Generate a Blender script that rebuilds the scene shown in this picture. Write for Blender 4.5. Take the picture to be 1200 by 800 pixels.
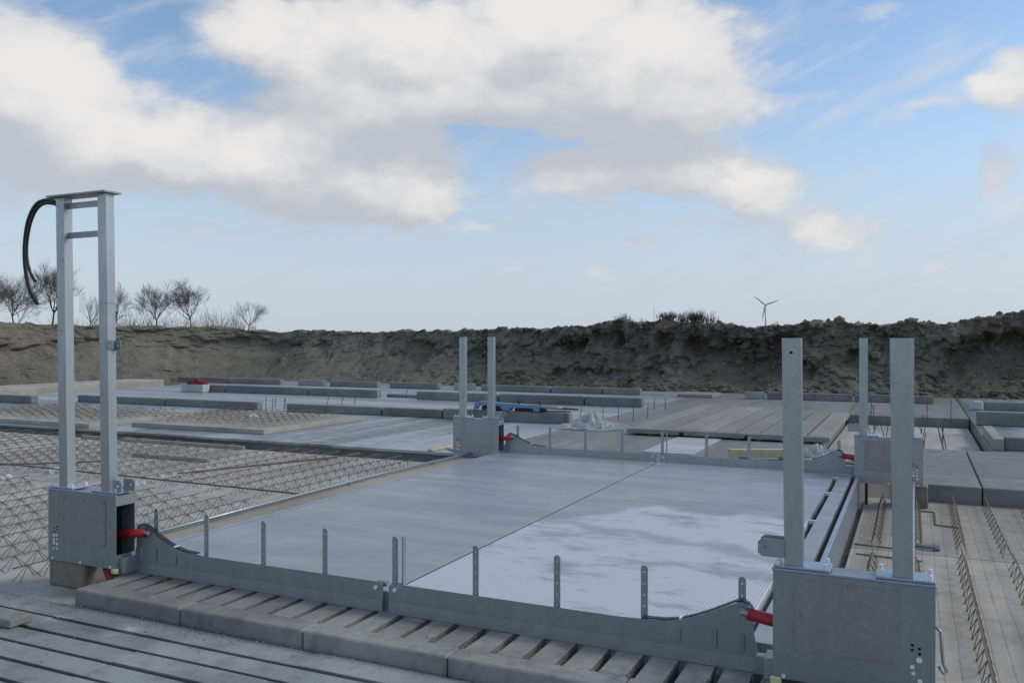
import bpy, bmesh, math, random
import numpy as np
from mathutils import Vector, Matrix
R = math.radians
random.seed(7)
scene = bpy.context.scene
for o in list(bpy.data.objects): bpy.data.objects.remove(o, do_unlink=True)

# ------------------------------------------------------------------ camera
# world axes: x runs along the steel barrier, y along the platform; origin at the barrier's centre hinge
CAM = Vector((2.963, -4.459, 1.70)); YAW = R(25.2); F = 1003.0; HY = 396.0
cam_d = bpy.data.cameras.new('camera'); cam = bpy.data.objects.new('camera', cam_d)
scene.collection.objects.link(cam)
cam.location = CAM; cam.rotation_euler = (R(90 - 0.2286), 0, YAW)
cam_d.sensor_width = 36; cam_d.lens = 36 * F / 1200; cam_d.clip_start = .05; cam_d.clip_end = 6000
scene.camera = cam
RT = Vector((math.cos(YAW), math.sin(YAW), 0)); FW = Vector((-math.sin(YAW), math.cos(YAW), 0))
def ray_at(px, py, dist):          # a point on the photo's line of sight at a known depth
    return CAM + FW * dist + RT * ((px - 600) / F * dist) + Vector((0, 0, (HY - py) / F * dist))
def on_b(px, py, b):               # where that line of sight meets the vertical plane y = b
    d = FW + RT * ((px - 600) / F) + Vector((0, 0, (HY - py) / F))
    t = (b - CAM.y) / d.y
    return CAM + d * t
def on_z(px, py, z):
    d = FW + RT * ((px - 600) / F) + Vector((0, 0, (HY - py) / F))
    t = (z - CAM.z) / d.z
    return CAM + d * t

# ------------------------------------------------------------------ node helper
class NT:
    def __init__(s, tree): s.t = tree; s.n = tree.nodes; s.l = tree.links
    def add(s, typ, ins=None, **kw):
        nd = s.n.new(typ)
        for k, v in kw.items(): setattr(nd, k, v)
        for k, v in (ins or {}).items():
            if hasattr(v, 'is_linked') or isinstance(v, bpy.types.NodeSocket): s.l.new(v, nd.inputs[k])
            else: nd.inputs[k].default_value = v
        return nd
    def m(s, op, a, b=0.0, c=0.0, clamp=False):
        return s.add('ShaderNodeMath', {0: a, 1: b, 2: c}, operation=op, use_clamp=clamp).outputs[0]
    def vm(s, op, a, b=(0, 0, 0)):
        nd = s.add('ShaderNodeVectorMath', {0: a, 1: b}, operation=op)
        return nd.outputs['Value'] if op in ('DOT_PRODUCT', 'LENGTH') else nd.outputs[0]
    def mix(s, f, a, b, blend='MIX'):
        nd = s.n.new('ShaderNodeMix'); nd.data_type = 'RGBA'; nd.blend_type = blend
        for i, v in ((0, f), (6, a), (7, b)):
            if isinstance(v, bpy.types.NodeSocket): s.l.new(v, nd.inputs[i])
            else: nd.inputs[i].default_value = v if i == 0 else (tuple(v) + (1,))[:4]
        return nd.outputs[2]
    def ss(s, v, lo, hi, a=0.0, b=1.0):
        nd = s.add('ShaderNodeMapRange', {0: v, 1: lo, 2: hi, 3: a, 4: b}, interpolation_type='SMOOTHSTEP')
        return nd.outputs[0]
    def noise(s, vec, scale, detail=5, rough=.55, out=0):
        return s.add('ShaderNodeTexNoise', {'Vector': vec, 'Scale': scale, 'Detail': detail, 'Roughness': rough}).outputs[out]

# ------------------------------------------------------------------ sky
world = bpy.data.worlds.new('World'); scene.world = world; world.use_nodes = True
w = NT(world.node_tree)
for n in list(w.n): w.n.remove(n)
SUN_EL, SUN_AZ = R(38), R(62)      # azimuth measured clockwise from +y; behind broken cloud
sky = w.add('ShaderNodeTexSky', sky_type='NISHITA', sun_disc=False, sun_elevation=SUN_EL, sun_rotation=SUN_AZ,
            air_density=1.0, dust_density=.5, ozone_density=2.2, altitude=0)
SKY_STRENGTH = .115
world.cycles.sampling_method = 'MANUAL'; world.cycles.sample_map_resolution = 512
dirv = w.add('ShaderNodeTexCoord').outputs['Generated']
dn = w.vm('NORMALIZE', dirv)
sx = w.vm('DOT_PRODUCT', dn, tuple(RT)); sy = w.vm('DOT_PRODUCT', dn, tuple(FW))
sz = w.add('ShaderNodeSeparateXYZ', {0: dn}).outputs[2]
az = w.m('MULTIPLY', w.m('ARCTAN2', sx, sy), 57.29578)
el = w.m('MULTIPLY', w.m('ARCSINE', sz), 57.29578)
BLOBS = [(20,70,120,58,1),(95,120,130,50,1),(40,175,150,62,.9),(175,190,130,52,1),(300,175,120,62,1),(385,205,120,60,1),(470,212,78,50,1.1),(420,250,120,30,.8),(560,272,36,12,.6),
         (300,25,90,48,.8),(385,62,115,76,1.0),(430,140,90,50,.7),(480,90,120,72,1),(600,75,130,82,1),(715,62,130,86,1.1),(805,80,92,80,1.1),(720,128,160,34,.8),(520,125,110,30,.6),(470,10,70,30,.8),(640,8,80,22,.6),
         (655,205,64,34,.8),(735,190,90,38,.9),(820,196,90,42,1),(900,218,62,36,1),(975,268,62,24,.9),(1005,290,50,16,.4),(880,262,110,16,.4),
         (1195,95,62,52,.9),(1120,120,70,22,.45),(1060,140,60,16,.35),(1165,205,22,34,.5),(1185,240,60,40,.35),
         (745,287,20,9,.75),(703,322,22,10,.6),(597,317,30,9,.5),(1102,312,36,14,.45),(240,276,90,9,.4),(1180,305,30,9,.5),(1010,8,60,14,.4),(925,118,45,12,.4),(1010,75,40,12,.25)]
grp = bpy.data.node_groups.new('cloud_field', 'ShaderNodeTree')
grp.interface.new_socket('P', in_out='INPUT', socket_type='NodeSocketVector')
grp.interface.new_socket('V', in_out='OUTPUT', socket_type='NodeSocketFloat')
g = NT(grp); gi = g.n.new('NodeGroupInput'); go = g.n.new('NodeGroupOutput')
acc = None
for cx, cy, rx, ry, wt in BLOBS:
    a_ = math.atan((cx - 600) / F); e_ = math.atan((HY - cy) / F * math.cos(a_))
    kx = math.degrees(1 / F) * math.cos(a_) ** 2; ky = math.degrees(1 / F) * math.cos(e_) ** 2 * math.cos(a_)
    ix, iy = 1 / (rx * 1.22 * kx), 1 / (ry * 1.22 * ky)
    d = g.add('ShaderNodeVectorMath', {0: gi.outputs[0], 1: (ix, iy, 0), 2: (-math.degrees(a_) * ix, -math.degrees(e_) * iy, 0)}, operation='MULTIPLY_ADD').outputs[0]
    q = g.m('SUBTRACT', 1.0, g.vm('DOT_PRODUCT', d, d), clamp=True)
    acc = g.m('MULTIPLY', q, wt) if acc is None else g.m('MULTIPLY_ADD', q, wt, acc)
g.l.new(acc, go.inputs[0])
P = w.add('ShaderNodeCombineXYZ', {0: az, 1: el, 2: 0.0}).outputs[0]
# noise domain: directions squeezed vertically so wisps lie flat
nd_ = w.vm('MULTIPLY', P, (.10, .16, 0))
wn1 = w.vm('SUBTRACT', w.noise(nd_, 1.1, 3, .55, 1), (.5, .5, .5))
wn2 = w.vm('SUBTRACT', w.noise(nd_, 6.0, 4, .62, 1), (.5, .5, .5))
Pw = w.vm('ADD', w.vm('ADD', P, w.vm('MULTIPLY', wn1, (5.5, 3.6, 0))), w.vm('MULTIPLY', wn2, (2.0, 1.5, 0)))
def field(vec):
    nd = w.n.new('ShaderNodeGroup'); nd.node_tree = grp; w.l.new(vec, nd.inputs[0]); return nd.outputs[0]
f0 = field(Pw); f1 = field(w.vm('ADD', Pw, (1.2, 3.2, 0)))
fb = w.noise(nd_, 3.2, 6, .6); fb2 = w.noise(w.vm('ADD', nd_, (7, 3, 0)), 1.0, 3, .55)
# clouds beyond the frame: the same broken cover goes on all round
out = w.m('MAXIMUM', w.ss(w.m('ABSOLUTE', az), 33, 42), w.ss(el, 23, 30))
gen = w.m('MULTIPLY', w.ss(fb2, .46, .66), w.m('MULTIPLY', out, .9))
dens = w.m('ADD', w.m('ADD', f0, gen), w.m('MULTIPLY', w.m('SUBTRACT', fb, .5), 1.0))
alpha = w.ss(dens, .06, .95)
alpha = w.m('MULTIPLY', alpha, w.ss(el, 1.5, 5))
slope = w.m('SUBTRACT', f0, f1)
lit = w.ss(w.m('ADD', w.m('ADD', w.m('MULTIPLY', slope, .75), w.m('MULTIPLY', w.m('SUBTRACT', fb, .5), 1.5)), w.m('MULTIPLY', w.m('SUBTRACT', fb2, .5), 1.2)), -.6, 1.25)
ccol = w.mix(lit, (3.3, 3.45, 3.75), (5.35, 5.22, 5.12))
# thin high veil
rp = w.add('ShaderNodeVectorRotate', {'Vector': P, 'Axis': (0, 0, 1), 'Angle': R(-24)}, rotation_type='AXIS_ANGLE').outputs[0]
veil = w.m('MULTIPLY', w.ss(w.noise(w.vm('MULTIPLY', rp, (.05, .26, 0)), 1.5, 6, .62), .46, .70), .55)
haze = w.ss(el, 0, 19, .88, 0)
base = w.mix(w.m('MAXIMUM', veil, 0.0), sky.outputs[0], (4.1, 4.35, 4.7))
base = w.mix(haze, base, (3.2, 3.68, 4.35))
col = w.mix(w.m('MULTIPLY', alpha, .96), base, ccol)
bg = w.add('ShaderNodeBackground', {'Color': col, 'Strength': SKY_STRENGTH})
w.l.new(bg.outputs[0], w.add('ShaderNodeOutputWorld').inputs[0])

sun_d = bpy.data.lights.new('sun', 'SUN'); sun = bpy.data.objects.new('sun', sun_d); scene.collection.objects.link(sun)
sun_d.energy = 1.05; sun_d.angle = R(20); sun_d.color = (1, .96, .9)
sv = Vector((math.sin(SUN_AZ) * math.cos(SUN_EL), math.cos(SUN_AZ) * math.cos(SUN_EL), math.sin(SUN_EL)))
sun.rotation_euler = sv.to_track_quat('Z', 'Y').to_euler(); sun.location = (10, 0, 20)
vs = scene.view_settings; vs.view_transform = 'Standard'; vs.look = 'None'; vs.gamma = 1; vs.exposure = .46; vs.use_curve_mapping = False

# ------------------------------------------------------------------ materials
def base_mat(name):
    m = bpy.data.materials.new(name); m.use_nodes = True
    t = NT(m.node_tree); return m, t, t.n['Principled BSDF']
def simple(name, col, rough=.6, metal=0., var=.12, scale=12, bump=0.):
    m, t, p = base_mat(name)
    pos = t.add('ShaderNodeNewGeometry').outputs['Position']
    n = t.noise(pos, scale, 5)
    c = t.mix(n, tuple(x * (1 - var * 2) for x in col), tuple(min(1, x * (1 + var * 2)) for x in col))
    t.l.new(c, p.inputs['Base Color']); p.inputs['Metallic'].default_value = metal
    t.l.new(t.ss(n, .2, .8, rough * .85, min(1, rough * 1.15)), p.inputs['Roughness'])
    if bump:
        b = t.add('ShaderNodeBump', {'Height': n, 'Strength': bump, 'Distance': .01}); t.l.new(b.outputs[0], p.inputs['Normal'])
    return m
def galv(name, col=(.36, .395, .41), rough=.4, metal=.72):
    m, t, p = base_mat(name)
    pos = t.add('ShaderNodeNewGeometry').outputs['Position']
    v = t.add('ShaderNodeTexVoronoi', {'Vector': pos, 'Scale': 55.}).outputs['Color']
    sp = t.add('ShaderNodeSeparateXYZ', {0: v}).outputs[0]
    n = t.noise(pos, 3.5, 6, .6)
    st = t.noise(t.vm('MULTIPLY', pos, (9, 9, 1.2)), 1.4, 5, .6)
    k = t.m('ADD', t.m('MULTIPLY', sp, .16), t.m('ADD', t.m('MULTIPLY', n, .4), t.m('MULTIPLY', st, .45)))
    c = t.mix(t.ss(k, .25, .85), tuple(x * .86 for x in col), tuple(x * 1.15 for x in col))
    t.l.new(c, p.inputs['Base Color']); p.inputs['Metallic'].default_value = metal
    t.l.new(t.ss(k, .2, .9, rough * 1.25, rough * .85), p.inputs['Roughness'])
    b = t.add('ShaderNodeBump', {'Height': n, 'Strength': .05, 'Distance': .01}); t.l.new(b.outputs[0], p.inputs['Normal'])
    return m
def concrete(name, col, rough=.85, streak=(1, 1, 1), streak_amt=.5, fine=1.0, stain=(.4, .36, .3), stain_amt=.35, bump=.35, ribs=None, objvar=.12, white=0., scale=1.0, edge=(.3, .72)):
    m, t, p = base_mat(name)
    pos = t.add('ShaderNodeNewGeometry').outputs['Position']
    big = t.noise(t.vm('MULTIPLY', pos, streak), .9 * scale, 6, .6)
    mid = t.noise(pos, 7 * scale, 6, .62); fin = t.noise(pos, 60, 5, .7)
    c = t.mix(t.ss(big, *edge), tuple(x * (1 - .5 * streak_amt) for x in col), tuple(x * (1 + .45 * streak_amt) for x in col))
    c = t.mix(t.m('MULTIPLY', t.ss(mid, .45, .75), stain_amt), c, t.mix(1., c, stain, 'MULTIPLY'))
    c = t.mix(t.m('MULTIPLY', t.ss(fin, .35, .7), .35 * fine), c, tuple(min(1, x * 1.35) for x in col))
    md = t.noise(t.vm('ADD', pos, (11.3, 4.1, 2.2)), 2.6 * scale, 8, .7)
    c = t.mix(t.m('MULTIPLY', t.ss(md, .52, .68), stain_amt * .9), c, tuple(x * .62 for x in col))
    pit = t.noise(pos, 140, 2, .5)
    c = t.mix(t.m('MULTIPLY', t.ss(pit, .62, .72), .45 * fine), c, tuple(x * .45 for x in col))
    if white:
        wn = t.noise(t.vm('ADD', t.vm('MULTIPLY', pos, streak), (3.1, 7.7, 0)), 1.6 * scale, 8, .68)
        c = t.mix(t.m('MULTIPLY', t.ss(wn, .56, .7), white), c, (.62, .63, .65))
    if objvar:
        r = t.add('ShaderNodeObjectInfo').outputs['Random']
        c = t.mix(1., c, t.mix(r, (1 - objvar,) * 3, (1 + objvar, 1 + objvar, 1 + objvar * .9)), 'MULTIPLY')
    h = t.m('ADD', t.m('MULTIPLY', mid, .6), t.m('MULTIPLY', fin, .35))
    if ribs:
        ax, freq, amt = ribs
        sp = t.add('ShaderNodeSeparateXYZ', {0: t.vm('ADD', pos, t.vm('MULTIPLY', t.vm('SUBTRACT', t.noise(pos, 2.2, 3, .5, 1), (.5, .5, .5)), (.015, .015, 0)))}).outputs[ax]
        wv = t.m('SINE', t.m('MULTIPLY', sp, freq * 6.2832)); line = t.ss(wv, .8, .99)
        c = t.mix(t.m('MULTIPLY', t.m('MULTIPLY', line, t.ss(mid, .3, .6)), amt), c, tuple(x * .45 for x in col))
        h = t.m('SUBTRACT', h, t.m('MULTIPLY', line, .8))
    t.l.new(c, p.inputs['Base Color'])
    t.l.new(t.ss(mid, .3, .7, max(.05, rough - .12), min(1, rough + .1)), p.inputs['Roughness'])
    b = t.add('ShaderNodeBump', {'Height': h, 'Strength': bump, 'Distance': .012}); t.l.new(b.outputs[0], p.inputs['Normal'])
    return m
M = {}
M['galv'] = galv('galvanised_steel'); M['galv_post'] = galv('galvanised_post', (.43, .465, .475), .36, .72)
M['galv_dull'] = galv('dull_zinc', (.315, .345, .35), .42, .7)
M['cover'] = galv('cover_plate', (.32, .318, .30), .5, .6)
M['galv_blue'] = galv('bluish_zinc', (.40, .46, .54), .35, .8)  # lighter, bluer zinc for rims, base plates, edge strip and flange
M['slat'] = concrete('slat_concrete', (.27, .262, .24), .8, (1, 1, 1), .7, stain_amt=.65, white=.4)
M['fg'] = concrete('foreground_concrete', (.275, .285, .28), .66, (.8, 1., 1), .85, stain_amt=.6, white=.75, objvar=.1)
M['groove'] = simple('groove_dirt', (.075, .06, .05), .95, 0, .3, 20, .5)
M['kerb'] = concrete('kerb_concrete', (.20, .205, .197), .85, (1, 1, 1), .4, stain_amt=.4, objvar=.16)
M['plank'] = concrete('lattice_plank_concrete', (.40, .385, .345), .9, (1.5, .4, 1), .5, stain_amt=.3, bump=.3)
M['plank_ribbed'] = concrete('ribbed_plank_concrete', (.37, .345, .29), .9, (2, .3, 1), .5, stain=(.75, .55, .38), stain_amt=.5, ribs=(0, 11., .32), bump=.3)
M['ledge'] = concrete('ledge_concrete', (.37, .33, .27), .9, (1, .5, 1), .4)
M['panel'] = concrete('panel_concrete', (.34, .32, .27), .9, (1, 1, 1), .35)
M['floor'] = concrete('smooth_floor_concrete', (.225, .25, .265), .42, (1.1, .07, 1), 1.0, stain_amt=.25, bump=.1, white=.6, objvar=.08, scale=.6, edge=(.44, .57))
M['floor_pale'] = concrete('pale_floor_concrete', (.30, .33, .355), .42, (.12, 1.6, 1), .8, stain_amt=.2, bump=.1, white=.7, objvar=.05, scale=.8)
M['floor_dull'] = concrete('dull_floor_concrete', (.195, .195, .182), .7, (1.5, .25, 1), .5, stain_amt=.3, bump=.2, white=.2, objvar=.05)
M['raked'] = concrete('raked_concrete', (.22, .225, .21), .85, (.5, 2, 1), .5, ribs=(1, 9., .35), white=.2)
M['raised'] = concrete('raised_slat_concrete', (.25, .24, .215), .85, (2, .5, 1), .35, stain_amt=.25)
M['stone'] = concrete('block_concrete', (.24, .215, .175), .9, (1, 1, 1), .4)
M['rust'] = simple('rusty_rebar', (.15, .122, .092), .8, .3, .3, 40)
M['rust_pale'] = simple('dusty_rebar', (.19, .16, .12), .8, .2, .3, 40)
M['rubber'] = simple('black_rubber', (.012, .012, .014), .5)
M['blue_rubber'] = simple('dark_blue_rubber', (.016, .022, .045), .45)
M['red'] = simple('red_paint', (.36, .012, .018), .38)
M['red_cloth'] = simple('red_cloth', (.24, .015, .02), .8, 0, .3, 9)
M['blue'] = simple('blue_paint', (.15, .26, .40), .45)
M['dark'] = simple('dark_steel', (.03, .032, .036), .55, .4)
M['wood'] = simple('raw_pine', (.5, .43, .29), .8, 0, .18, 14)
M['white'] = simple('white_foam', (.5, .52, .53), .8, 0, .08)
M['board'] = concrete('dusty_board', (.47, .48, .49), .7, (1, 2, 1), .4, stain_amt=.2)
M['yellow'] = simple('pale_yellow_cap', (.66, .62, .38), .6)
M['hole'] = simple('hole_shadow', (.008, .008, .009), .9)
M['zinc_or_hole_light'] = simple('bright_zinc_or_hole_light', (.8, .82, .82), .45, .1)
M['bark'] = simple('winter_bark', (.06, .05, .042), .9, 0, .25, 3)
M['twig'] = simple('winter_twigs', (.075, .062, .055), .95, 0, .2, 2)
M['turbine'] = simple('turbine_paint', (.5, .52, .55), .5, 0, .05, .1)

def floor_panel_mat(name, chalk):
    m, t, p = base_mat(name)
    pos = t.add('ShaderNodeNewGeometry').outputs['Position']
    xyz = t.add('ShaderNodeSeparateXYZ', {0: pos}).outputs
    st = t.noise(t.vm('MULTIPLY', pos, (.35, 2.2, 1)), 1.5, 6, .6)
    mid = t.noise(pos, 2.4, 7, .62); fin = t.noise(pos, 45, 4, .7)
    c = t.mix(t.ss(st, .38, .64), (.24, .275, .30), (.32, .35, .37))  # lighter streaks paint shine into the deck's base colour
    c = t.mix(t.m('MULTIPLY', t.ss(mid, .5, .72), .4), c, (.37, .39, .40))
    c = t.mix(t.m('MULTIPLY', t.ss(fin, .4, .75), .25), c, (.28, .30, .31))
    # pressed diamond grip pattern
    a = t.m('SINE', t.m('MULTIPLY', t.m('ADD', xyz[0], xyz[1]), 150.)); b = t.m('SINE', t.m('MULTIPLY', t.m('SUBTRACT', xyz[0], xyz[1]), 150.))
    dia = t.ss(t.m('MULTIPLY', a, b), .1, .7)
    rough = t.ss(mid, .3, .7, .32, .5)
    if chalk:
        edge = t.m('ADD', t.m('ADD', xyz[1], t.ss(xyz[0], .9, .0, 0, .9)), t.m('MULTIPLY', t.m('SUBTRACT', mid, .5), .9))
        mask = t.ss(edge, 3.2, 3.42, 1, 0)
        wet = t.noise(t.vm('ADD', t.vm('MULTIPLY', pos, (.9, 1.9, 1)), (1.3, .6, 0)), 1.7, 8, .68)
        trail = t.m('ABSOLUTE', t.m('SUBTRACT', xyz[1], t.m('ADD', 2.42, t.m('ADD', t.m('MULTIPLY', xyz[0], -.24), t.m('MULTIPLY', t.m('SUBTRACT', mid, .5), .8)))))
        wetm = t.m('MAXIMUM', t.ss(wet, .50, .63), t.ss(trail, .03, .2, .85, 0))
        ft = t.noise(t.vm('ADD', t.vm('MULTIPLY', pos, (2.2, 6.5, 1)), (4.4, 9.1, 0)), 1.5, 3, .5)
        wetm = t.m('MAXIMUM', wetm, t.ss(ft, .66, .74))
        ch = t.mix(dia, (.47, .50, .52), (.70, .72, .73))
        ch = t.mix(t.m('MULTIPLY', wetm, .75), ch, (.27, .30, .32))
        c = t.mix(mask, c, ch); rough = t.m('MAXIMUM', rough, t.m('MULTIPLY', mask, .7))
    else:
        c = t.mix(t.m('MULTIPLY', dia, t.ss(xyz[1], 4.5, 1.0, 0, .35)), c, (.36, .385, .40))
    t.l.new(c, p.inputs['Base Color']); t.l.new(rough, p.inputs['Roughness'])
    h = t.m('ADD', t.m('MULTIPLY', dia, .5), t.m('MULTIPLY', fin, .4))
    bp = t.add('ShaderNodeBump', {'Height': h, 'Strength': .25, 'Distance': .004}); t.l.new(bp.outputs[0], p.inputs['Normal'])
    return m
M['panel_plain'] = floor_panel_mat('grey_grip_floor', False); M['panel_chalk'] = floor_panel_mat('chalky_grip_floor', True)
def soil_mat():
    m, t, p = base_mat('bank_soil')
    pos = t.add('ShaderNodeNewGeometry').outputs['Position']
    a = t.noise(pos, .35, 6, .6); b = t.noise(pos, 1.9, 8, .68); d = t.noise(pos, 9, 6, .72)
    c = t.mix(t.ss(a, .35, .65), (.135, .122, .095), (.225, .204, .156))
    c = t.mix(t.m('MULTIPLY', t.ss(b, .52, .66), .7), c, (.235, .215, .175))
    c = t.mix(t.m('MULTIPLY', t.ss(b, .48, .32), .6), c, (.085, .075, .06))
    g = t.noise(t.vm('ADD', pos, (30, 5, 0)), .3, 5, .65)
    c = t.mix(t.m('MULTIPLY', t.ss(g, .48, .62), .45), c, (.14, .145, .075))
    c = t.mix(t.m('MULTIPLY', t.ss(d, .53, .64), .7), c, (.31, .29, .245))
    t.l.new(c, p.inputs['Base Color']); p.inputs['Roughness'].default_value = .95; p.inputs['Specular IOR Level'].default_value = .2
    h = t.m('ADD', t.m('MULTIPLY', b, .6), t.m('MULTIPLY', d, .35))
    bp = t.add('ShaderNodeBump', {'Height': h, 'Strength': 1., 'Distance': .2}); t.l.new(bp.outputs[0], p.inputs['Normal'])
    return m
M['soil'] = soil_mat()
M['ground'] = concrete('ground_sand', (.16, .14, .11), .95, (1, 1, 1), .4, stain_amt=.4, objvar=0)
def sheet_mat():
    m, t, p = base_mat('white_plastic_film')
    p.inputs['Base Color'].default_value = (.45, .47, .49, 1); p.inputs['Roughness'].default_value = .35
    tr = t.add('ShaderNodeBsdfTranslucent', {'Color': (.7, .72, .74, 1)}); tp = t.add('ShaderNodeBsdfTransparent')
    m1 = t.add('ShaderNodeMixShader', {0: .3, 1: p.outputs[0], 2: tr.outputs[0]})
    m2 = t.add('ShaderNodeMixShader', {0: .3, 1: m1.outputs[0], 2: tp.outputs[0]})
    t.l.new(m2.outputs[0], t.n['Material Output'].inputs[0]); return m
M['film'] = sheet_mat()

# ------------------------------------------------------------------ mesh helpers
COL = scene.collection
def empty(name, loc, label, cat, group=None):
    o = bpy.data.objects.new(name, None); COL.objects.link(o); o.location = loc
    o.empty_display_size = .1
    return tag(o, label, cat, group)
def tag(o, label, cat=None, group=None):
    o['label'] = label
    if cat: o['category'] = cat
    if group: o['group'] = group
    return o
def wloc(o):
    v = Vector((0, 0, 0))
    while o: v += o.location; o = o.parent
    return v
def mk(name, bm, mat, parent=None, smooth=False, kind=None):
    """one mesh object; bm is in world coordinates (things are never rotated before their parts exist)"""
    bmesh.ops.recalc_face_normals(bm, faces=bm.faces)
    me = bpy.data.meshes.new(name)
    if parent: bmesh.ops.translate(bm, verts=bm.verts, vec=-wloc(parent))
    bm.to_mesh(me); bm.free(); me.materials.append(M[mat] if isinstance(mat, str) else mat)
    if smooth:
        for f in me.polygons: f.use_smooth = True
    o = bpy.data.objects.new(name, me); COL.objects.link(o); o.parent = parent
    if kind: o['kind'] = kind
    return o
def top(name, bm, mat, label, cat, group=None, origin=None, **k):
    """a top-level thing that is a single mesh, with its origin at its base"""
    zs = [v.co.z for v in bm.verts]; xs = [v.co.x for v in bm.verts]; ys = [v.co.y for v in bm.verts]
    c = Vector(((min(xs) + max(xs)) / 2, (min(ys) + max(ys)) / 2, min(zs)))
    bmesh.ops.translate(bm, verts=bm.verts, vec=-c)
    o = mk(name, bm, mat, None, **k); o.location = c
    return tag(o, label, cat, group)
def inst(src, parent, loc):
    o = src.copy(); COL.objects.link(o); o.parent = parent; o.location = loc; return o
ORD = ['first', 'second', 'third', 'fourth', 'fifth', 'sixth', 'seventh', 'eighth', 'ninth', 'tenth', 'eleventh', 'twelfth']
def nb(): return bmesh.new()
def box(bm, x0, x1, y0, y1, z0, z1, bev=0.):
    r = bmesh.ops.create_cube(bm, size=1)
    for v in r['verts']:
        v.co = Vector((x0 + (v.co.x + .5) * (x1 - x0), y0 + (v.co.y + .5) * (y1 - y0), z0 + (v.co.z + .5) * (z1 - z0)))
    if bev:
        es = list({e for v in r['verts'] for e in v.link_edges})
        bmesh.ops.bevel(bm, geom=es, offset=bev, segments=1, affect='EDGES', profile=.5)
    return bm
def frame(d):
    d = d.normalized(); u = d.orthogonal().normalized() if abs(d.z) > .99 else d.cross(Vector((0, 0, 1))).normalized()
    return u, d.cross(u).normalized()
def path(bm, pts, r, n=6, caps=True):
    pts = [Vector(p) for p in pts]; rings = []
    rs = r if isinstance(r, (list, tuple)) else [r] * len(pts)
    u = None
    for i, p in enumerate(pts):
        d = (pts[min(i + 1, len(pts) - 1)] - pts[max(i - 1, 0)]).normalized()
        if u is None or (u - d * u.dot(d)).length < 1e-4: u, v = frame(d)
        else: u = (u - d * u.dot(d)).normalized(); v = d.cross(u)
        rings.append([bm.verts.new(p + (u * math.cos(2 * math.pi * k / n) + v * math.sin(2 * math.pi * k / n)) * rs[i]) for k in range(n)])
    for a, b in zip(rings, rings[1:]):
        for k in range(n): bm.faces.new((a[k], a[(k + 1) % n], b[(k + 1) % n], b[k]))
    if caps: bm.faces.new(rings[0][::-1]); bm.faces.new(rings[-1])
    return bm
def bar(bm, p0, p1, r, n=6): return path(bm, [p0, p1], r, n)
def disc_y(bm, x, y, z, r, t=.006, n=10):       # a short round boss facing -y
    return path(bm, [(x, y, z), (x, y - t, z)], r, n)
def plate(outline, holes, y0, y1):
    """flat plate in the x-z plane, with real holes, between y0 and y1"""
    bm = nb(); es = []
    for loop in [outline] + list(holes):
        vs_ = [bm.verts.new((x, y0, z)) for x, z in loop]
        es += [bm.edges.new((vs_[i], vs_[(i + 1) % len(vs_)])) for i in range(len(vs_))]
    bmesh.ops.triangle_fill(bm, use_beauty=True, use_dissolve=False, edges=es)
    r = bmesh.ops.extrude_face_region(bm, geom=list(bm.faces))
    for v in [e for e in r['geom'] if isinstance(e, bmesh.types.BMVert)]: v.co.y = y1
    return bm
def ngon(x, z, r, n=8): return [(x + r * math.cos(2 * math.pi * k / n), z + r * math.sin(2 * math.pi * k / n)) for k in range(n)]
def arc(x, z, r, a0, a1, n): return [(x + r * math.cos(R(a0 + (a1 - a0) * k / n)), z + r * math.sin(R(a0 + (a1 - a0) * k / n))) for k in range(n + 1)]

# numpy value noise
def vnoise(x, y, z, seed=0):
    xi, yi, zi = np.floor(x).astype(np.int64), np.floor(y).astype(np.int64), np.floor(z).astype(np.int64)
    fx, fy, fz = x - xi, y - yi, z - zi
    fx, fy, fz = [q * q * (3 - 2 * q) for q in (fx, fy, fz)]
    def h(i, j, k):
        n = (i * 374761393 + j * 668265263 + k * 2147483647 + seed * 1274126177) & 0xffffffff
        n = ((n ^ (n >> 13)) * 1274126177) & 0xffffffff
        n = ((n ^ (n >> 16)) * 2246822519) & 0xffffffff
        return ((n ^ (n >> 15)) & 0xffff) / 65535.0
    r = 0
    for i in (0, 1):
        for j in (0, 1):
            for k in (0, 1):
                r = r + h(xi + i, yi + j, zi + k) * (fx if i else 1 - fx) * (fy if j else 1 - fy) * (fz if k else 1 - fz)
    return r
def fbm(x, y, z, oct=5, seed=0, gain=.5):
    a, s, t = 1., 0., 0.
    for o in range(oct):
        s = s + a * vnoise(x, y, z, seed + o); t += a; a *= gain; x, y, z = x * 2.03, y * 2.03, z * 2.03
    return s / t

# ================================================================== SETTING
def structure(name, bm, mat, **k): return mk(name, bm, mat, None, kind='structure', **k)
b_ = nb(); S_ = 3000
vs_ = [b_.verts.new(p) for p in ((-S_, -S_, -.25), (S_, -S_, -.25), (S_, S_, -.25), (-S_, S_, -.25))]; b_.faces.new(vs_)
structure('ground', b_, 'ground')
for x0, x1, y0, y1, mt in ((-21.2, -8.02, 6.62, 11.4, 'floor'), (-8, -3.02, 6.62, 11.4, 'floor'), (-21.2, -3.02, 11.42, 22.5, 'floor_pale'), (-3, 1.58, 6.62, 22.5, 'floor_dull'), (1.6, 4.0, 15.9, 22.8, 'floor_dull'), (4.02, 14, 10.2, 23.5, 'floor')):
    lip = y0 < 7 and x0 < -3.01                       # this edge oversails a dark gap above the girder planks
    structure('concrete_floor', box(nb(), x0, x1, y0, y1, -.249 if not lip else -.045, 0, .006), mt)
    if lip: structure('floor_footing', box(nb(), x0, x1, y0 + .07, y1, -.249, -.0455), 'kerb')  # dark concrete colour deepens the shade band under the lip
LZ = -.15       # top of the girder planks left of the platform
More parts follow.
